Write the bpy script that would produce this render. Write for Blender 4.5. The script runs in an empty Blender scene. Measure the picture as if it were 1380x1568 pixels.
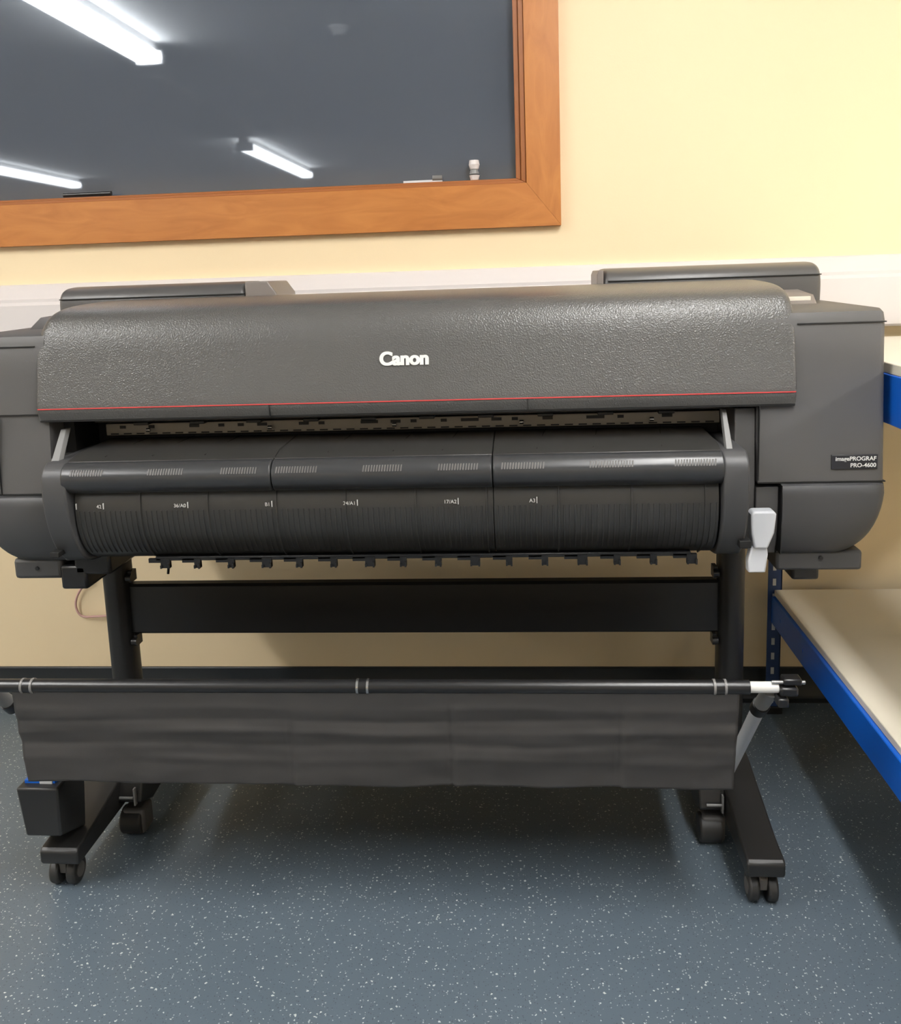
import bpy, math, random
from mathutils import Vector, Matrix
random.seed(4)
SC=bpy.context.scene
try:
    SC.view_settings.view_transform='Standard'
except Exception: pass

# ------------------------------------------------------------ materials
def newmat(name):
    m=bpy.data.materials.new(name); m.use_nodes=True
    nt=m.node_tree; b=nt.nodes['Principled BSDF']
    return m,nt,b
def N(nt,t,**k):
    n=nt.nodes.new(t)
    for a,v in k.items(): setattr(n,a,v)
    return n
def L(nt,a,b): nt.links.new(a,b)
def mat(name,col,rough=.5,metal=0.,var=.06,vscale=6.,bump=0.,bscale=300.,bdist=.001,spec=.5,coat=0.,vor=False):
    m,nt,b=newmat(name)
    tc=N(nt,'ShaderNodeTexCoord')
    nz=N(nt,'ShaderNodeTexNoise'); nz.inputs['Scale'].default_value=vscale; nz.inputs['Detail'].default_value=4
    L(nt,tc.outputs['Object'],nz.inputs['Vector'])
    mx=N(nt,'ShaderNodeMix',data_type='RGBA')
    mx.inputs[6].default_value=(*[c*(1-var) for c in col],1); mx.inputs[7].default_value=(*[min(1,c*(1+var)) for c in col],1)
    L(nt,nz.outputs['Fac'],mx.inputs[0]); L(nt,mx.outputs[2],b.inputs['Base Color'])
    b.inputs['Roughness'].default_value=rough; b.inputs['Metallic'].default_value=metal
    b.inputs['Specular IOR Level'].default_value=spec
    b.inputs['Coat Weight'].default_value=coat
    if bump>0:
        if vor:
            n2=N(nt,'ShaderNodeTexVoronoi',feature='SMOOTH_F1'); n2.inputs['Scale'].default_value=bscale; out=n2.outputs['Distance']
        else:
            n2=N(nt,'ShaderNodeTexNoise'); n2.inputs['Scale'].default_value=bscale; n2.inputs['Detail'].default_value=2; out=n2.outputs['Fac']
        L(nt,tc.outputs['Object'],n2.inputs['Vector'])
        bp=N(nt,'ShaderNodeBump'); bp.inputs['Strength'].default_value=bump; bp.inputs['Distance'].default_value=bdist
        L(nt,out,bp.inputs['Height']); L(nt,bp.outputs[0],b.inputs['Normal'])
    return m
M_body=mat('printer_grey_plastic',(.080,.078,.075),.30,0,.05,5,.62,430,.0011,vor=True)
M_side=mat('printer_side_plastic',(.082,.079,.078),.5,0,.05,5,.25,900,.0004)
M_low=mat('printer_lower_plastic',(.055,.055,.057),.42,0,.05,5,.2,900,.0004)
M_dark=mat('black_plastic',(.012,.012,.013),.30)
M_int=mat('interior_black',(.006,.006,.006),.6)
M_guide=mat('guide_black_plastic',(.036,.035,.033),.32,0,.05)
M_lip=mat('roller_cover_black',(.034,.035,.037),.28,0,.05)
M_metalbar=mat('platen_metal',(.22,.20,.175),.4,.4,.15,20)
M_slot=mat('slot_grey',(.17,.165,.16),.4)
M_lslot=mat('lip_slot_grey',(.105,.10,.095),.45)
M_bracket=mat('bracket_grey',(.22,.22,.22),.4)
M_red=mat('red_line',(.60,.06,.06),.4)
M_white=mat('white_print',(.74,.74,.71),.5,0,.02)
M_lever=mat('white_lever',(.62,.64,.68),.4,0,.03)
M_tank=mat('tank_cover_plastic',(.080,.077,.076),.35,0,.05,5,.2,700,.0005)
M_tankend=mat('tank_end_plastic',(.19,.165,.15),.4,0,.05)
M_label=mat('label_dark',(.022,.022,.026),.4)
M_leg=mat('stand_black_steel',(.014,.014,.014),.36,0,.08)
M_bar=mat('stand_crossbar_steel',(.013,.013,.013),.40,0,.08)
M_foot=mat('stand_foot_steel',(.016,.016,.016),.4)
M_wheel=mat('castor_rubber',(.02,.02,.02),.5)
M_hub=mat('castor_hub',(.12,.11,.10),.4,.3)
M_rodw=mat('white_rod_end',(.75,.75,.73),.4,0,.02)
M_chrome=mat('clip_chrome',(.45,.45,.45),.25,.9)
M_fabric=mat('basket_fabric',(.040,.038,.037),.60,0,.12,14,.3,1400,.0004)
M_blue=mat('rack_blue_steel',(.005,.110,.55),.35,0,.05)
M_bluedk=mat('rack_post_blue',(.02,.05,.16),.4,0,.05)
M_board=mat('white_laminate_board',(.76,.71,.60),.45,0,.03)
M_trunk=mat('white_trunking',(.70,.655,.64),.4,0,.02)
M_skirt=mat('skirting_vinyl',(.014,.018,.022),.4)
M_ceil=mat('ceiling_paint',(.78,.78,.77),.8,0,.02,3)
M_fixture=mat('fixture_white',(.8,.8,.8),.5)
M_wall=mat('cream_wall_paint',(.86,.70,.455),.55,0,.03,2,.25,260,.0006)
M_pink=mat('cable_pink',(.60,.36,.32),.5)

# floor: blue-grey safety vinyl with white flecks
M_floor,nt,b=newmat('speckled_safety_vinyl')
tc=N(nt,'ShaderNodeTexCoord')
nz=N(nt,'ShaderNodeTexNoise'); nz.inputs['Scale'].default_value=4; nz.inputs['Detail'].default_value=6; L(nt,tc.outputs['Object'],nz.inputs['Vector'])
base=N(nt,'ShaderNodeMix',data_type='RGBA'); base.inputs[6].default_value=(.086,.114,.140,1); base.inputs[7].default_value=(.104,.136,.165,1); L(nt,nz.outputs['Fac'],base.inputs[0])
cur=base.outputs[2]
def flecks(scale,thr,prob,col,dist,cur,seed):
    mp=N(nt,'ShaderNodeMapping'); mp.inputs['Location'].default_value=(seed,seed*2.3,0); L(nt,tc.outputs['Object'],mp.inputs['Vector'])
    dn=N(nt,'ShaderNodeTexNoise'); dn.inputs['Scale'].default_value=scale*1.6; L(nt,mp.outputs[0],dn.inputs['Vector'])
    va=N(nt,'ShaderNodeVectorMath',operation='MULTIPLY_ADD'); va.inputs[1].default_value=(dist,)*3
    L(nt,dn.outputs['Color'],va.inputs[0]); L(nt,mp.outputs[0],va.inputs[2])
    v=N(nt,'ShaderNodeTexVoronoi'); v.inputs['Scale'].default_value=scale; L(nt,va.outputs[0],v.inputs['Vector'])
    lt=N(nt,'ShaderNodeMath',operation='LESS_THAN'); lt.inputs[1].default_value=thr; L(nt,v.outputs['Distance'],lt.inputs[0])
    sp=N(nt,'ShaderNodeSeparateColor'); L(nt,v.outputs['Color'],sp.inputs[0])
    l2=N(nt,'ShaderNodeMath',operation='LESS_THAN'); l2.inputs[1].default_value=prob; L(nt,sp.outputs[0],l2.inputs[0])
    mu=N(nt,'ShaderNodeMath',operation='MULTIPLY'); L(nt,lt.outputs[0],mu.inputs[0]); L(nt,l2.outputs[0],mu.inputs[1])
    mx=N(nt,'ShaderNodeMix',data_type='RGBA'); mx.inputs[7].default_value=(*col,1); L(nt,mu.outputs[0],mx.inputs[0]); L(nt,cur,mx.inputs[6])
    return mx.outputs[2]
cur=flecks(260,.30,.25,(.055,.075,.095),.004,cur,3)
cur=flecks(125,.22,.22,(.56,.60,.58),.008,cur,1)
cur=flecks(215,.26,.18,(.42,.46,.46),.004,cur,7)
L(nt,cur,b.inputs['Base Color']); b.inputs['Roughness'].default_value=.36
n2=N(nt,'ShaderNodeTexNoise'); n2.inputs['Scale'].default_value=350; L(nt,tc.outputs['Object'],n2.inputs['Vector'])
bp=N(nt,'ShaderNodeBump'); bp.inputs['Strength'].default_value=.25; bp.inputs['Distance'].default_value=.0006; L(nt,n2.outputs['Fac'],bp.inputs['Height']); L(nt,bp.outputs[0],b.inputs['Normal'])

def wood(name,sc):
    m,nt,b=newmat(name)
    tc=N(nt,'ShaderNodeTexCoord'); mp=N(nt,'ShaderNodeMapping'); mp.inputs['Scale'].default_value=sc; L(nt,tc.outputs['Object'],mp.inputs['Vector'])
    a=N(nt,'ShaderNodeTexNoise'); a.inputs['Scale'].default_value=1; a.inputs['Detail'].default_value=6; a.inputs['Distortion'].default_value=1.6; L(nt,mp.outputs[0],a.inputs['Vector'])
    r=N(nt,'ShaderNodeValToRGB'); r.color_ramp.elements[0].position=.3; r.color_ramp.elements[0].color=(.40,.140,.030,1)
    r.color_ramp.elements[1].position=.7; r.color_ramp.elements[1].color=(.50,.195,.046,1)
    L(nt,a.outputs['Fac'],r.inputs[0]); L(nt,r.outputs[0],b.inputs['Base Color']); b.inputs['Roughness'].default_value=.38
    return m
M_woodH=wood('varnished_wood_horizontal',(6,30,26)); M_woodV=wood('varnished_wood_vertical',(26,30,6))
M_woodD=mat('wood_inner_bead',(.32,.11,.030),.35)
M_glass,nt,b=newmat('dark_window_glass')
b.inputs['Base Color'].default_value=(.080,.094,.120,1); b.inputs['Roughness'].default_value=.02; b.inputs['IOR'].default_value=1.9  # grey-blue base paints in reflected ceiling light and the dim room behind
b.inputs['Specular Tint'].default_value=(.85,.92,1,1)
def tube(name,s):
    m,nt,b=newmat(name)
    b.inputs['Base Color'].default_value=(.9,.9,.9,1)
    b.inputs['Emission Color'].default_value=(1,.985,.96,1); b.inputs['Emission Strength'].default_value=s
    return m
M_tube=tube('fluorescent_diffuser',52); M_tube2=tube('fluorescent_diffuser_far',18)

# ------------------------------------------------------------ geometry helpers
COL=SC.collection
def empty(name,loc=(0,0,0)):
    e=bpy.data.objects.new(name,None); COL.objects.link(e); e.location=loc; e.empty_display_size=.1; return e
def mk(name,verts,faces,m,parent=None,bevel=0.,seg=2,smooth=35):
    me=bpy.data.meshes.new(name); me.from_pydata([tuple(v) for v in verts],[],faces); me.update()
    import bmesh
    bm=bmesh.new(); bm.from_mesh(me); bmesh.ops.recalc_face_normals(bm,faces=bm.faces[:]); bm.to_mesh(me); bm.free()
    if m: me.materials.append(m)
    if smooth:
        me.polygons.foreach_set('use_smooth',[True]*len(me.polygons))
        try: me.set_sharp_from_angle(angle=math.radians(smooth))
        except Exception: pass
    o=bpy.data.objects.new(name,me); COL.objects.link(o)
    if parent: o.parent=parent
    if bevel>0:
        bv=o.modifiers.new('bevel','BEVEL'); bv.width=bevel; bv.segments=seg; bv.limit_method='ANGLE'; bv.angle_limit=math.radians(40)
    return o
BF=[(0,1,2,3),(4,7,6,5),(0,4,5,1),(1,5,6,2),(2,6,7,3),(3,7,4,0)]
def boxv(x0,x1,y0,y1,z0,z1):
    return [(x0,y0,z0),(x1,y0,z0),(x1,y1,z0),(x0,y1,z0),(x0,y0,z1),(x1,y0,z1),(x1,y1,z1),(x0,y1,z1)]
def box(name,x0,x1,y0,y1,z0,z1,m,parent=None,bevel=0.,seg=2):
    return mk(name,boxv(x0,x1,y0,y1,z0,z1),BF,m,parent,bevel,seg)
def multibox(name,lst,m,parent=None,bevel=0.):
    V=[];F=[]
    for t in lst:
        k=len(V); V+=boxv(*t) if not hasattr(t[0],'__len__') else list(t); F+=[tuple(i+k for i in f) for f in BF]
    return mk(name,V,F,m,parent,bevel)
def prismX(name,prof,x0,x1,m,parent=None,bevel=0.,seg=2):
    n=len(prof); V=[(x0,y,z) for y,z in prof]+[(x1,y,z) for y,z in prof]
    F=[tuple(range(n)),tuple(range(2*n-1,n-1,-1))]+[(i,(i+1)%n,n+(i+1)%n,n+i) for i in range(n)]
    return mk(name,V,F,m,parent,bevel,seg)
def prismY(name,prof,y0,y1,m,parent=None,bevel=0.,seg=2):
    n=len(prof); V=[(x,y0,z) for x,z in prof]+[(x,y1,z) for x,z in prof]
    F=[tuple(range(n)),tuple(range(2*n-1,n-1,-1))]+[(i,(i+1)%n,n+(i+1)%n,n+i) for i in range(n)]
    return mk(name,V,F,m,parent,bevel,seg)
def cyl(name,p0,p1,r,m,parent=None,n=28,r1=None,bevel=0.):
    p0=Vector(p0);p1=Vector(p1);d=(p1-p0).normalized()
    a=d.orthogonal().normalized(); c=d.cross(a); r1=r if r1 is None else r1
    V=[];
    for p,rr in ((p0,r),(p1,r1)):
        for i in range(n):
            t=2*math.pi*i/n; V.append(p+a*rr*math.cos(t)+c*rr*math.sin(t))
    F=[tuple(range(n)),tuple(range(2*n-1,n-1,-1))]+[(i,(i+1)%n,n+(i+1)%n,n+i) for i in range(n)]
    return mk(name,V,F,m,parent,bevel)
def catmull(P,k=5):
    out=[]
    for i in range(len(P)-1):
        p0=P[max(i-1,0)];p1=P[i];p2=P[i+1];p3=P[min(i+2,len(P)-1)]
        for j in range(k):
            t=j/k
            out.append(tuple(.5*((2*p1[a])+(-p0[a]+p2[a])*t+(2*p0[a]-5*p1[a]+4*p2[a]-p3[a])*t*t+(-p0[a]+3*p1[a]-3*p2[a]+p3[a])*t**3) for a in (0,1)))
    out.append(P[-1]); return out
def loftX(name,prof,xs,fn,m,parent=None,bevel=0.):
    """closed (y,z) profile swept along X; fn(x,y,z)->(y,z)"""
    n=len(prof);V=[];F=[]
    for x in xs:
        for y,z in prof:
            yy,zz=fn(x,y,z); V.append((x,yy,zz))
    for s in range(len(xs)-1):
        for i in range(n):
            j=(i+1)%n; F.append((s*n+i,s*n+j,(s+1)*n+j,(s+1)*n+i))
    F.append(tuple(range(n))); F.append(tuple(reversed(range((len(xs)-1)*n,len(xs)*n))))
    return mk(name,V,F,m,parent,bevel)
def ends(x0,x1,r,n=8):
    a=[x0+r*(1-math.cos(math.pi/2*i/n)) for i in range(n+1)]
    return a+[x1-(v-x0) for v in reversed(a)]
def inset(d,r):
    if d>=r: return 0.
    return r-math.sqrt(max(0,r*r-(r-d)**2))
def text(name,body,size,loc,rot,m,parent,ext=.0004,off=0.,align='CENTER',sx=1.):
    cu=bpy.data.curves.new(name,'FONT'); cu.body=body; cu.size=size; cu.extrude=ext; cu.offset=off; cu.align_x=align; cu.align_y='CENTER'
    cu.materials.append(m)
    o=bpy.data.objects.new(name,cu); COL.objects.link(o); o.location=loc; o.rotation_euler=rot; o.scale=(sx,1,1); o.parent=parent; return o
def curve(name,pts,r,m,parent=None):
    cu=bpy.data.curves.new(name,'CURVE'); cu.dimensions='3D'; cu.bevel_depth=r; cu.bevel_resolution=3
    s=cu.splines.new('NURBS'); s.points.add(len(pts)-1)
    for i,p in enumerate(pts): s.points[i].co=(*p,1)
    s.use_endpoint_u=True; s.order_u=3
    cu.materials.append(m); o=bpy.data.objects.new(name,cu); COL.objects.link(o)
    if parent: o.parent=parent
    return o

# ------------------------------------------------------------ room
RX0,RX1,RY0,RY1,CZ=-7.2,5.0,-10.6,0.0,2.66
box('floor',RX0-.1,RX1+.1,RY0-.1,RY1+.1,-.05,0,M_floor)
box('ceiling',RX0-.1,RX1+.1,RY0-.1,RY1+.1,CZ,CZ+.05,M_ceil)
# back wall with window opening
WX0,WX1,WZ0,WZ1=-1.9,.165,1.385,2.45
multibox('wall_back',[(RX0-.1,WX0,0,.12,0,CZ),(WX1,RX1+.1,0,.12,0,CZ),(WX0,WX1,0,.12,0,WZ0),(WX0,WX1,0,.12,WZ1,CZ)],M_wall)
box('wall_left',RX0-.1,RX0,RY0,RY1,0,CZ,M_wall)
box('wall_right',RX1,RX1+.1,RY0,RY1,0,CZ,M_wall)
box('wall_front',RX0-.1,RX1+.1,RY0-.1,RY0,0,CZ,M_wall)
prismX('baseboard_back',[(0,0),(-.03,0),(-.014,.004),(-.009,.012),(-.008,.088),(-.006,.09),(0,.09)],RX0,RX1,M_skirt)
prismX('trim_1',[(0,1.0),(-.045,1.0),(-.05,1.006),(-.05,1.12),(-.044,1.128),(-.044,1.136),(-.036,1.145),(-.022,1.17),(-.014,1.175),(0,1.175)],RX0,RX1,M_trunk)
# window
win=empty('window_1')
FX0,FX1,FZ0,FZ1=-2.02,.263,1.275,2.56
IX0,IX1,IZ0,IZ1=-1.9,.178,1.382,2.45
def ring(name,ox0,ox1,oz0,oz1,ix0,ix1,iz0,iz1,y0,y1,mh,mv,bev):
    prismY(name+'_bottom',[(ox0,oz0),(ox1,oz0),(ix1,iz0),(ix0,iz0)],y0,y1,mh,win,bev)
    prismY(name+'_top',[(ox0,oz1),(ox1,oz1),(ix1,iz1),(ix0,iz1)],y0,y1,mh,win,bev)
    prismY(name+'_right',[(ox1,oz0),(ox1,oz1),(ix1,iz1),(ix1,iz0)],y0,y1,mv,win,bev)
    prismY(name+'_left',[(ox0,oz0),(ox0,oz1),(ix0,iz1),(ix0,iz0)],y0,y1,mv,win,bev)
ring('casing',FX0,FX1,FZ0,FZ1,IX0,IX1,IZ0,IZ1,-.022,.0,M_woodH,M_woodV,.0008)
ring('bead',IX0,IX1,IZ0,IZ1,IX0+.013,IX1-.013,IZ0+.008,IZ1-.013,-.014,.05,M_woodD,M_woodD,.002)
ring('inner_bead',IX0+.013,IX1-.013,IZ0+.008,IZ1-.013,IX0+.025,IX1-.026,IZ0+.014,IZ1-.02,-.004,.05,M_woodD,M_woodD,.002)
box('glass_pane',IX0,IX1-.005,.035,.041,IZ0,IZ1,M_glass,win)
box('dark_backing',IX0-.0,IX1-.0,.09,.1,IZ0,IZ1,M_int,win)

# small things on window ledge
pot=empty('stacked_white_cups')
for i,(z,r0,r1) in enumerate([(1.397,.010,.0135),(1.412,.0125,.009),(1.424,.011,.014),(1.434,.014,.012)]):
    cyl('cup_%d'%i,(.047,.012,z),(.047,.012,z+.012),r0,M_bracket if i==1 else M_trunk,pot,r1=r1)
pen=empty('marker_pen')
cyl('barrel',(-1.035,.002,1.403),(-.935,.002,1.403),.0055,M_dark,pen); cyl('cap',(-.935,.002,1.403),(-.905,.002,1.403),.0062,M_dark,pen)
clip=empty('bulldog_clip')
box('jaw',-.135,-.035,.005,.018,1.396,1.402,M_lever,clip,.001); cyl('roll',(-.06,.008,1.406),(-.035,.008,1.406),.007,M_slot,clip)

# fluorescent lights (hung slightly below the ceiling)
def light(x,y0,y1,mt):
    e=empty('fluorescent_ceiling_light')
    box('housing',x-.045,x+.045,y0-.06,y1+.06,CZ-.055,CZ,M_fixture,e,.004)
    prismY('diffuser',[(x-.06,CZ-.055),(x-.085,CZ-.075),(x-.085,CZ-.105),(x-.055,CZ-.13),(x+.055,CZ-.13),(x+.085,CZ-.105),(x+.085,CZ-.075),(x+.06,CZ-.055)],y0,y1,mt,e)
    for yy in (y0,y1): box('end_cap',x-.088,x+.088,yy-.02,yy+.02,CZ-.134,CZ-.05,M_fixture,e,.004)
light(-2.13,-3.37,-1.3,M_tube)
for x in (-5.6,.75,3.6):
    light(x,-3.2,-1.1,M_tube)
for x in (-5.95,-2.7,.75,3.6):
    light(x,-10.0,-7.2,M_tube2)
for (x,y) in ((-.9,-3.25),(-.75,-7.2),(-1.9,-5.0)):
    e=empty('smoke_detector'); cyl('base',(x,y,CZ),(x,y,CZ-.02),.06,M_fixture,e); cyl('sensor',(x,y,CZ-.02),(x,y,CZ-.05),.04,M_fixture,e,r1=.03)
box('trim_2',-2.46,-2.40,-7.0,-4.2,CZ-.03,CZ,M_fixture)

# ------------------------------------------------------------ printer
P=empty('large_format_printer')
# hood
front=[(-.720,.914),(-.7235,.925),(-.7245,.937),(-.717,.975),(-.708,1.020),(-.700,1.058),(-.690,1.085),(-.672,1.107),(-.640,1.119),(-.58,1.126),(-.48,1.130),(-.39,1.131)]
fc=catmull(front,4)
prof=fc+[(-.375,1.12),(-.37,.95),(-.64,.93),(-.66,.914)]
HX0,HX1=-.763,.643
def hf(x,y,z):
    w=max(0,min(1,(z-1.03)/.08))
    o=(inset(x-HX0,.030) if x<0 else inset(HX1-x,.018))*w; d=min(x-HX0,HX1-x); o2=inset(d,.006) if y<-.6 else 0
    return y+o*.35+o2, z-o
loftX('hood',prof,ends(HX0,HX1,.030,10),hf,M_body,P)
box('hood_red_line',HX0+.003,HX1-.003,-.7262,-.71,.9352,.9370,M_red,P)
multibox('hood_seams',[(-.313,-.3115,-.7262,-.70,.912,.935),(.1655,.167,-.7262,-.70,.912,.9355)],M_int,P)
box('hood_lower_lip',HX0+.002,HX1-.002,-.719,-.66,.910,.914,M_int,P,.001)
multibox('hood_edge_shadow_gap',[(HX1,HX1+.0025,-.70,-.5,.92,1.06),(HX0-.0025,HX0,-.70,-.5,.92,1.06)],M_int,P)
rot=(math.radians(78.5),0,0)
for k,dx in enumerate((0,.0012)):
    text('brand_lettering_%d'%k,'Canon',.034,(-.0585+dx,-.7112-.0001*k,1.012),rot,M_white,P,.0006,.0012,sx=1.0)

# internal core
box('interior_back',-.75,.60,-.56,-.2,.655,1.10,M_int,P)
box('interior_roof',-.74,.57,-.66,-.5,.915,.95,M_int,P)
box('platen_metal_bar',-.69,.535,-.60,-.57,.862,.886,M_metalbar,P,.001)
box('platen_upper_rail',-.70,.54,-.625,-.585,.893,.899,M_low,P,.001)
bl=[];x=-.66
while x<.5:
    w=random.choice((.012,.02,.035)); bl.append((x,x+w,-.6015,-.60,.876,.882)); x+=random.choice((.04,.06,.085))
x=-.68
while x<.52:
    bl.append((x,x+.016,-.6015,-.60,.864,.8665)); x+=.027
multibox('platen_slots',bl,M_int,P)
bl=[];x=-.62
while x<.5:
    bl.append((x,x+.03,-.626,-.60,.886,.892)); x+=.115
multibox('pinch_roller_holders',bl,M_dark,P,.001)
for i in range(5):
    cyl('pinch_roller',(-.6+.25*i,-.612,.874),(-.6+.25*i+.008,-.612,.874),.004,M_chrome,P,n=12)

# output path : slope, lip, ribbed guide, in three segments
segs=[(-.684,-.2945),(-.2930,.1010),(.1025,.500)]
gfront=[(-.778,.795),(-.787,.775),(-.790,.745),(-.785,.712),(-.771,.682),(-.750,.660),(-.722,.645)]
gc=catmull(gfront,4)
for i,(a,b_) in enumerate(segs):
    prismX('output_slope_%d'%i,[(-.575,.852),(-.60,.857),(-.74,.853),(-.782,.845),(-.782,.80),(-.575,.80)],a,b_,M_guide,P,.0015)
    prismX('output_guide_%d'%i,gc+[(-.62,.645),(-.62,.80)],max(a,-.672),min(b_,.495),M_guide,P)
    n=40; c=(-.784,.8155); rr=.0285
    cp=[(c[0]+rr*math.cos(t*2*math.pi/n),c[1]+rr*1.02*math.sin(t*2*math.pi/n)) for t in range(n)]
    prismX('front_lip_%d'%i,cp,a,b_,M_lip,P,.003)
multibox('slope_seams',[[(x,-.60,.856),(x+.0012,-.60,.856),(x+.0012,-.6,.8585),(x,-.6,.8585),(x-.02,-.76,.846),(x-.0188,-.76,.846),(x-.0188,-.76,.8502),(x-.02,-.76,.8502)] for x in [-.6,-.51,-.41,-.18,-.06,.03,.2,.3,.42]],M_int,P)
# ribs
V=[];F=[]
def rib(x,w,h,pts):
    k=len(V); m_=len(pts)
    for i,(y,z) in enumerate(pts):
        a=pts[max(i-1,0)]; b2=pts[min(i+1,m_-1)]; t=Vector((b2[0]-a[0],b2[1]-a[1])).normalized(); nrm=(t[1],-t[0])
        if nrm[0]>0: nrm=(-nrm[0],-nrm[1])
        V.extend([(x-w/2,y,z),(x-w/3,y+nrm[0]*h,z+nrm[1]*h),(x+w/3,y+nrm[0]*h,z+nrm[1]*h),(x+w/2,y,z)])
    for i in range(m_-1):
        for j in range(3): F.append((k+4*i+j,k+4*i+j+1,k+4*i+4+j+1,k+4*i+4+j))
    F.append((k,k+1,k+2,k+3)); e=k+4*(m_-1); F.append((e+3,e+2,e+1,e))
x=-.665; i=0
while x<.492:
    if i%13==12: rib(x,.003,.0035,gc[2:])
    else: rib(x,.0026,.0018,gc[7:20])
    x+=.0098; i+=1
mk('guide_ribs',V,F,M_guide,P)
# slotted strips on lip
sl=[]
for (p,q) in [(-.665,-.60),(-.52,-.45),(-.385,-.315),(-.285,-.205),(-.128,-.054),(.006,.08),(.117,.195),(.27,.35),(.415,.49)]:
    k=int((q-p)/.0048)
    for j in range(k):
        xx=p+j*.0048
        y0=-.8102; z0=.8240;y1=-.8053;z1=.8345
        sl.append([(xx,y0-.002,z0),(xx+.0025,y0-.002,z0),(xx+.0025,y0+.003,z0),(xx,y0+.003,z0),(xx+.0015,y1-.002,z1),(xx+.004,y1-.002,z1),(xx+.004,y1+.003,z1),(xx+.0015,y1+.003,z1)])
multibox('lip_slots',sl,M_lslot,P)
# size marks
for lab,xx in (('',-.670),('42',-.618),('36/A0',-.458),('B1',-.301),('24/A1',-.144),('17/A2',.038),('A3',.178)):
    box('size_tick',xx,xx+.0012,-.7915,-.785,.757,.768,M_white,P)
    if lab: text('size_label',lab,.0095,(xx-.002,-.7925,.762),(math.radians(90),0,0),M_white,P,.0002,0,'RIGHT')
# hanging tabs
tb=[]; x=-.535
k=0
box('guide_bottom_edge',-.545,.455,-.750,-.735,.644,.652,M_dark,P,.001)
while x<.46:
    w=.012 if k%3 else .018
    tb+= [(x,x+w,-.752,-.744,.630,.648),(x+w-.003,x+w,-.758,-.744,.630,.640),(x,x+.003,-.756,-.744,.630,.636),(x-.024,x,-.750,-.744,.640,.648)]
    x+=.0655; k+=1
multibox('paper_guide_tabs',tb,M_dark,P)

# cheeks
ck=catmull([(-.785,.845),(-.806,.828),(-.812,.79),(-.808,.745),(-.796,.705),(-.775,.670),(-.745,.646),(-.70,.636)],4)+[(-.60,.636),(-.60,.845)]
prismX('cheek_left',ck,-.722,-.676,M_low,P,.004,3)
prismX('cheek_right',ck,.4985,.542,M_low,P,.004,3)
def bar(name,A,B,w,m):
    (xa,ya,za),(xb,yb,zb)=A,B
    v=[(xa,ya,za),(xa+w,ya,za),(xa+w,ya+.02,za),(xa,ya+.02,za),(xb,yb,zb),(xb+w*.7,yb,zb),(xb+w*.7,yb+.02,zb),(xb,yb+.02,zb)]
    return mk(name,v,BF,m,P,.001)
bar('inner_bracket_left',(-.719,-.775,.840),(-.732,-.70,.893),.015,M_bracket)
bar('inner_bracket_right',(.510,-.775,.843),(.517,-.70,.903),.011,M_bracket)

# side modules
def side(name,x0,x1,outer,m=M_side):
    up=[(-.722,.772),(-.716,.85),(-.709,.92),(-.703,1.00),(-.700,1.060),(-.694,1.073),(-.68,1.078),(-.36,1.082),(-.2,1.082),(-.2,.772)]
    def f(x,y,z):
        d=(x1-x) if outer>0 else (x-x0)
        o=inset(d,.012)
        yy=y+(o if y<-.5 else -o if y>-.25 else 0); zz=z-(o*.6 if z>1.05 else 0)
        return yy,zz
    loftX(name+'_upper',up,ends(x0,x1,.012,6),f,m,P)
side('side_module_right',.5775,.800,1)
side('side_module_left',-.905,-.748,-1)
multibox('side_lid_seam',[(.646,.799,-.7025,-.69,1.053,1.055),(-.904,-.766,-.7025,-.69,1.053,1.055)],M_int,P)
# lower bulging modules
lowp=catmull([(-.700,.768),(-.732,.766),(-.738,.73),(-.735,.69),(-.722,.655),(-.70,.632),(-.66,.625)],4)+[(-.25,.625),(-.22,.66),(-.22,.768)]
def lf(x0,x1,outer):
    def f(x,y,z):
        d=(x1-x) if outer>0 else (x-x0)
        o=inset(d,.085); w=max(0,min(1,(.75-z)/.12)); o3=inset(d,.02)
        return y+(o3 if y<-.5 else 0)+ (o*.25*w if y<-.5 else 0), z+o*w
    return f
xs=[.618]+[.800-.085*(1-math.sin(math.pi/2*i/14)) for i in range(15)]
loftX('lower_module_right',lowp,xs,lf(.618,.800,1),M_low,P)
xs=[-.905+.085*(1-math.sin(math.pi/2*(14-i)/14)) for i in range(15)]+[-.742]
xs=sorted(set(round(v,5) for v in xs))
loftX('lower_module_left',lowp,xs,lf(-.905,-.742,-1),M_low,P)
# inner fillers
fil=[(-.700,.640),(-.706,.70),(-.708,.770),(-.700,.905),(-.5,.905),(-.5,.640)]
prismX('inner_column_right',fil,.540,.5765,M_side,P,.002)
prismX('inner_column_right_lower',[(-.700,.632),(-.712,.66),(-.716,.70),(-.716,.762),(-.5,.762),(-.5,.632)],.5765,.617,M_side,P,.002)
prismX('inner_column_left',[(-.705,.632),(-.718,.66),(-.722,.70),(-.722,.84),(-.5,.84),(-.5,.632)],-.747,-.720,M_side,P,.002)
prismX('inner_wall_left',[(-.66,.84),(-.66,.91),(-.5,.91),(-.5,.84)],-.746,-.725,M_int,P)
multibox('panel_grooves',[
 (-.853,-.851,-.7235,-.70,.757,.925),(-.853,-.748,-.7125,-.69,.9235,.9250),(-.853,-.748,-.7265,-.70,.7695,.7715),
 (.578,.5795,-.7225,-.69,.775,.912),(.5775,.80,-.7245,-.69,.7700,.7718),(.6170,.6185,-.735,-.69,.64,.768)],M_int,P)
multibox('latches',[(-.765,-.752,-.7275,-.71,.774,.788),(.545,.558,-.712,-.69,.772,.788),(.530,.550,-.797,-.70,.672,.685),(-.725,-.708,-.80,-.70,.668,.678)],M_int,P,.001)
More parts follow.
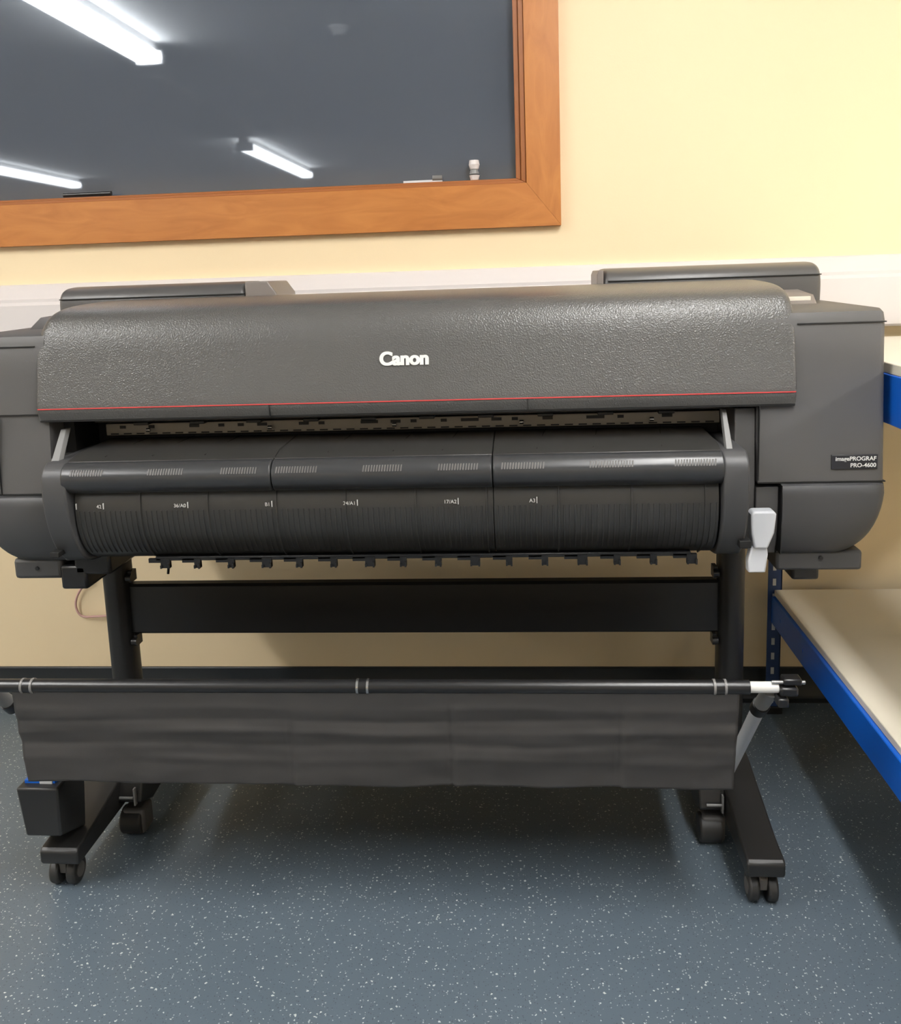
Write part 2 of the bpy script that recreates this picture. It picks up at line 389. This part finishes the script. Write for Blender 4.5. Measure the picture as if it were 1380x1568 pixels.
# product label
box('product_label',.706,.786,-.7230,-.714,.7935,.8195,M_label,P,.0008)
text('product_label_text_1','imagePROGRAF',.0105,(.783,-.7236,.8125),(math.radians(91),0,0),M_white,P,.0002,.0002,'RIGHT')
text('product_label_text_2','PRO-4600',.0105,(.783,-.7238,.8005),(math.radians(91),0,0),M_white,P,.0002,.0002,'RIGHT')
# lever
prismY('release_lever_grip',[(.561,.729),(.597,.729),(.601,.723),(.598,.689),(.587,.660),(.563,.660),(.558,.687),(.557,.723)],-.765,-.735,M_lever,P,.004,3)
prismY('release_lever_tail',[(.560,.664),(.587,.664),(.589,.648),(.585,.614),(.555,.614),(.554,.636)],-.760,-.738,M_lever,P,.003,3)
# underside bits
box('underside_tray',-.80,.70,-.68,-.22,.640,.660,M_dark,P,.004)
box('underside_right',.62,.775,-.70,-.3,.597,.635,M_low,P,.006)
box('underside_knob_right',.655,.705,-.68,-.6,.572,.60,M_dark,P,.005)
box('underside_left',-.86,-.76,-.70,-.3,.592,.635,M_low,P,.008)
box('underside_knob_left',-.765,-.71,-.70,-.6,.57,.62,M_dark,P,.006)
box('underside_block_left',-.735,-.66,-.70,-.45,.600,.65,M_dark,P,.006)
cyl('screw_right',(.70,-.703,.622),(.70,-.70,.622),.004,M_dark,P,12)
cyl('screw_left',(-.81,-.703,.615),(-.81,-.70,.615),.004,M_dark,P,12)
cyl('rear_stay_rod',(-.648,-.40,.65),(-.672,-.40,.50),.003,M_dark,P,10)

# ink tank covers
def tank(name,x0,x1):
    pr=catmull([(-.37,1.07),(-.372,1.12),(-.366,1.145),(-.345,1.158),(-.30,1.163),(-.22,1.163)],4)+[(-.19,1.15),(-.19,1.07)]
    def f(x,y,z):
        d=min(x-x0,x1-x); o=inset(d,.012); return y+(o if y<-.3 else 0), z-(o if z>1.1 else 0)
    loftX(name,pr,ends(x0,x1,.012,5),f,M_tank,P)
tank('ink_tank_cover_left',-.885,-.452); tank('ink_tank_cover_right',.335,.792)
box('tank_cover_seam_left',-.88,-.455,-.3735,-.36,1.135,1.137,M_int,P)
box('tank_cover_seam_right',.345,.79,-.3735,-.36,1.135,1.137,M_int,P)
prismY('tank_end_left',[(-.452,1.07),(-.452,1.162),(-.400,1.162),(-.381,1.135),(-.377,1.07)],-.37,-.2,M_tankend,P,.003)
prismY('tank_end_right',[(.322,1.07),(.322,1.150),(.326,1.160),(.336,1.160),(.336,1.07)],-.37,-.2,M_tankend,P,.002)
prismX('top_box_right',[(-.50,1.075),(-.47,1.098),(-.30,1.112),(-.30,1.075)],.66,.745,M_tankend,P,.003)
box('top_box_right_window',.672,.735,-.485,-.40,1.086,1.0945,M_board,P,.001)
prismX('top_box_left',[(-.56,1.075),(-.50,1.102),(-.30,1.11),(-.30,1.075)],-.86,-.77,M_tank,P,.003)

# stand : legs
def leg(name,xc):
    n=32; V=[]
    for z in (.10,.645):
        for i in range(n):
            t=2*math.pi*i/n; c,s=math.cos(t),math.sin(t); e=.7
            V.append((xc+.027*math.copysign(abs(c)**e,c),-.50+.036*math.copysign(abs(s)**e,s),z))
    F=[tuple(range(n)),tuple(range(2*n-1,n-1,-1))]+[(i,(i+1)%n,n+(i+1)%n,n+i) for i in range(n)]
    mk(name,V,F,M_leg,P)
LX,RX=-.744,.583
leg('leg_left',LX); leg('leg_right',RX)
box('leg_bracket_left',LX-.03,LX+.035,-.545,-.45,.60,.645,M_leg,P,.003)
box('leg_bracket_right',RX-.045,RX+.03,-.545,-.45,.60,.645,M_leg,P,.003)
box('bracket_plate_right',.56,.60,-.56,-.53,.604,.612,M_chrome,P,.001)
prismX('crossbar',[(-.505,.398),(-.509,.402),(-.509,.440),(-.506,.506),(-.50,.511),(-.48,.511),(-.48,.398)],LX+.02,RX-.022,M_bar,P,.0)
for sx,xx in ((1,LX+.034),(-1,RX-.034)):
    for zz in (.532,.385):
        cyl('bolt',(xx-.006*sx,-.52,zz),(xx+.006*sx,-.52,zz),.008,M_dark,P,12)
        box('bolt_plate',xx-.004,xx+.004,-.515,-.49,zz-.012,zz+.012,M_dark,P)
# feet
def castor(px,py,r=.027):
    for dx in (-.017,.017):
        cyl('castor_wheel',(px+dx-.009,py,r),(px+dx+.009,py,r),r,M_wheel,P,28,bevel=.004)
        s=1 if dx>0 else -1
        cyl('castor_hub',(px+dx+s*.009,py,r),(px+dx+s*.0105,py,r),r*.55,M_hub,P,20)
    prismX('castor_fork',[(py-.016,r*1.0),(py-.018,r*1.9),(py+.0,r*2.35),(py+.02,r*2.2),(py+.018,r)],px-.0075,px+.0075,M_hub,P,.002)
    cyl('castor_stem',(px,py+.004,r*2),(px,py+.004,r*2.8),.009,M_chrome,P,12)
for nm,xc,hw in (('left',-.750,.038),('right',.577,.034)):
    prismX('foot_'+nm,[(-.838,.066),(-.842,.074),(-.842,.094),(-.835,.100),(-.77,.106),(-.70,.120),(-.58,.145),(-.45,.155),(-.30,.13),(-.20,.10),(-.18,.066)],xc-hw,xc+hw,M_foot,P,.004,3)
castor(-.762,-.795); castor(.578,-.805); castor(-.749,-.22); castor(.577,-.22)
for xc in (-.692,.522):
    box('inboard_castor_housing',xc-.022,xc+.026,-.650,-.60,.004,.062,M_side,P,.008,3)
    cyl('inboard_castor_wheel',(xc-.026,-.632,.030),(xc+.020,-.632,.030),.030,M_wheel,P,28,bevel=.004)
    prismX('inboard_castor_arm',[(-.66,.085),(-.645,.125),(-.52,.135),(-.50,.07),(-.60,.06)],xc-.028,xc+.028,M_foot,P,.004)
    cyl('inboard_castor_pin',(xc-.016,-.664,.098),(xc+.014,-.664,.098),.003,M_bracket,P,12)
    box('inboard_castor_clip',xc+.014,xc+.018,-.665,-.655,.080,.118,M_bracket,P,.001)
# accessory box on left foot
mk('manual_pocket',[(-.797,-.862,.142),(-.728,-.862,.142),(-.728,-.77,.105),(-.797,-.77,.105),(-.803,-.868,.243),(-.722,-.868,.243),(-.722,-.76,.243),(-.803,-.76,.243)],BF,M_foot,P,.004)
box('manual_pocket_paper',-.795,-.735,-.85,-.80,.24,.250,M_blue,P,.001)
box('manual_pocket_sheet',-.765,-.740,-.852,-.80,.24,.252,M_lever,P,.001)
# basket
cyl('basket_rod',(-.795,-.90,.463),(.525,-.90,.463),.0120,M_dark,P)
cyl('basket_rod_end_right',(.523,-.90,.463),(.572,-.90,.463),.0095,M_rodw,P,bevel=.001)
cyl('basket_rod_end_left',(-.83,-.90,.463),(-.790,-.90,.463),.0095,M_rodw,P,bevel=.001)
for xx,mm in ((-.735,M_slot),(-.130,M_chrome),(.475,M_slot)):
    cyl('rod_clip',(xx-.012,-.90,.463),(xx+.012,-.90,.463),.0126,M_dark,P,24,bevel=.002)
    for dx in (-.010,.008): cyl('rod_clip_band',(xx+dx,-.90,.463),(xx+dx+.004,-.90,.463),.0136,mm,P,24)
for xc,s in ((.590,1),(-.842,-1)):
    box('rod_clamp',xc-.018,xc+.012,-.915,-.885,.452,.468,M_dark,P,.004)
    box('rod_clamp_top',xc-.012,xc+.018,-.912,-.888,.470,.482,M_dark,P,.003)
    box('rod_clamp_jaw',xc-.022,xc-.004,-.918,-.885,.434,.450,M_dark,P,.003)
    cyl('rod_clamp_screw',(xc-.03,-.905,.474),(xc+.024,-.905,.474),.0035,M_chrome,P,12)
    xs=xc-.026 if s>0 else xc+.026
    cyl('arm_upper',(xs,-.888,.452),(xs-.004*s,-.84,.40),.013,M_bracket,P)
    cyl('arm_collar',(xs-.004*s,-.846,.405),(xs-.006*s,-.832,.388),.015,M_dark,P)
    cyl('arm_lower',(xs-.006*s,-.834,.39),(.560 if s>0 else -.745,-.60,.13),.012,M_lever,P)
# fabric
V=[];F=[];nx=240;ns=84
import mathutils.noise as mn
Xa,Xb=-.762,.508
for j in range(ns+1):
    s=j/ns*1.2
    for i in range(nx+1):
        u=i/nx
        if s<.72:
            t=s/.72; y=-.9085+.010*t; z=.457-.182*t
        else:  # rear cloth, out of view; its sag is shaped to deepen the floor shadow
            t=(s-.72)/.48; y=-.8985+.50*t; z=.275-.105*math.sin(min(1,t*1.15)*math.pi*.62)+.03*max(0,t-.55)
        x=Xa+(Xb-Xa)*u
        tt=min(1,s/.72)
        x+= (.006 if u<.5 else -.006)*tt*abs(2*u-1)
        if s>.72:
            k=min(1,(s-.72)/.12); x+=(.115 if u<.5 else -.035)*k*abs(2*u-1)**2
        amp=min(1,s*5)
        d=0
        for (c,w,a,f,ph) in ((.13,.03,.004,5,.3),(.22,.025,-.004,4,1.),(.31,.03,.005,3,2.),(.40,.03,-.0045,6,.7),(.52,.03,.003,4,3.)):
            cc=c+.012*math.sin(f*u*3.1+ph)+.008*mn.noise(Vector((u*9,ph,0)))
            aa=a*(.55+.8*mn.noise(Vector((u*5,ph*3,1))))
            d+=aa*math.exp(-((s-cc)/w)**2)
        d*=.7
        d+=.0028*mn.noise(Vector((x*5,z*22,.3)))+.0013*mn.noise(Vector((x*22,z*36,2)))
        d+=.0028*max(0,tt-.5)*math.sin(x*60+3*math.sin(x*9))*(.4+mn.noise(Vector((x*4,5,0))))
        for sx in (-.262,.020,.310):
            d-= .0038*math.exp(-((x-sx)/.0022)**2)
            d+= .0046*math.tanh((x-sx)/.01)*math.exp(-abs(x-sx)/.05)*tt
        zb=.005*math.sin(u*14+1)*tt*mn.noise(Vector((u*3,0,0)))+.0015*math.sin(u*31)*tt
        V.append((x,y-d*amp,z+zb))
for j in range(ns):
    for i in range(nx):
        a=j*(nx+1)+i; F.append((a,a+1,a+nx+2,a+nx+1))
fab=mk('basket_fabric',V,F,M_fabric,P,smooth=180)
sm=fab.modifiers.new('thick','SOLIDIFY'); sm.thickness=.0012

# ------------------------------------------------------------ workbench / racking
W=empty('blue_racking_workbench')
bx=.785
box('lower_shelf_board',bx+.004,1.75,-1.55,-.085,.322,.338,M_board,W,.002)
box('lower_side_beam',bx-.004,bx+.012,-1.55,-.09,.252,.322,M_blue,W,.002)
box('lower_back_beam',bx+.02,1.75,-.10,-.088,.252,.321,M_blue,W,.002)
ux=.815
box('upper_board',ux+.0,1.75,-1.55,-.085,.958,.978,M_board,W,.002)
box('upper_side_beam',ux-.002,ux+.014,-1.55,-.09,.868,.958,M_blue,W,.002)
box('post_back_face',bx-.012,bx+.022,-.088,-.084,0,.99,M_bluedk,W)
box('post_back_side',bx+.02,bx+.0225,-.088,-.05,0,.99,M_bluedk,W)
box('post_back_foot',bx-.016,bx+.03,-.095,-.045,0,.02,M_dark,W,.002)
box('post_front',bx-.002,bx+.04,-1.55,-1.51,0,.98,M_blue,W,.001)
box('post_far',1.71,1.75,-1.55,-1.51,0,.98,M_blue,W,.001)
box('post_far_back',1.71,1.75,-.10,-.06,0,.98,M_blue,W,.001)
sl=[]
for i in range(22):
    z=.03+i*.04; sl.append((bx-.001,bx+.007,-.0895,-.0875,z,z+.018))
multibox('post_slots',sl,M_lever,W)
for yy in (-.17,-.35,-.9,-1.3):
    cyl('beam_rivet',(bx-.005,yy,.287),(bx-.0035,yy,.287),.005,M_blue,W,12)

# cable behind printer
curve('power_cable',[(-1.02,-.012,.42),(-1.05,-.012,.355),(-1.09,-.012,.335),(-1.118,-.012,.285),(-1.105,-.012,.242),(-1.06,-.012,.245),(-1.0,-.02,.25)],.0032,M_pink)

# ------------------------------------------------------------ camera
def cam_axes(p,y,r):
    p,y,r=map(math.radians,(p,y,r))
    fwd=Vector((-math.sin(y)*math.cos(p),math.cos(y)*math.cos(p),-math.sin(p)))
    r0=Vector((math.cos(y),math.sin(y),0)); u0=r0.cross(fwd)
    return math.cos(r)*r0-math.sin(r)*u0, math.sin(r)*r0+math.cos(r)*u0, fwd
R_,U_,F_=cam_axes(9.3,4.7,2.0)
cd=bpy.data.cameras.new('camera'); co=bpy.data.objects.new('camera',cd); COL.objects.link(co)
m=Matrix((R_,U_,-F_)).transposed().to_4x4(); m.translation=Vector((.158,-2.35,1.16)); co.matrix_world=m
cd.sensor_fit='HORIZONTAL'; cd.sensor_width=36; cd.lens=36; cd.shift_y=-136/1380; cd.clip_start=.02
SC.camera=co
w=bpy.data.worlds.new('world'); w.use_nodes=True; SC.world=w
w.node_tree.nodes['Background'].inputs[0].default_value=(.5,.5,.5,1); w.node_tree.nodes['Background'].inputs[1].default_value=.3
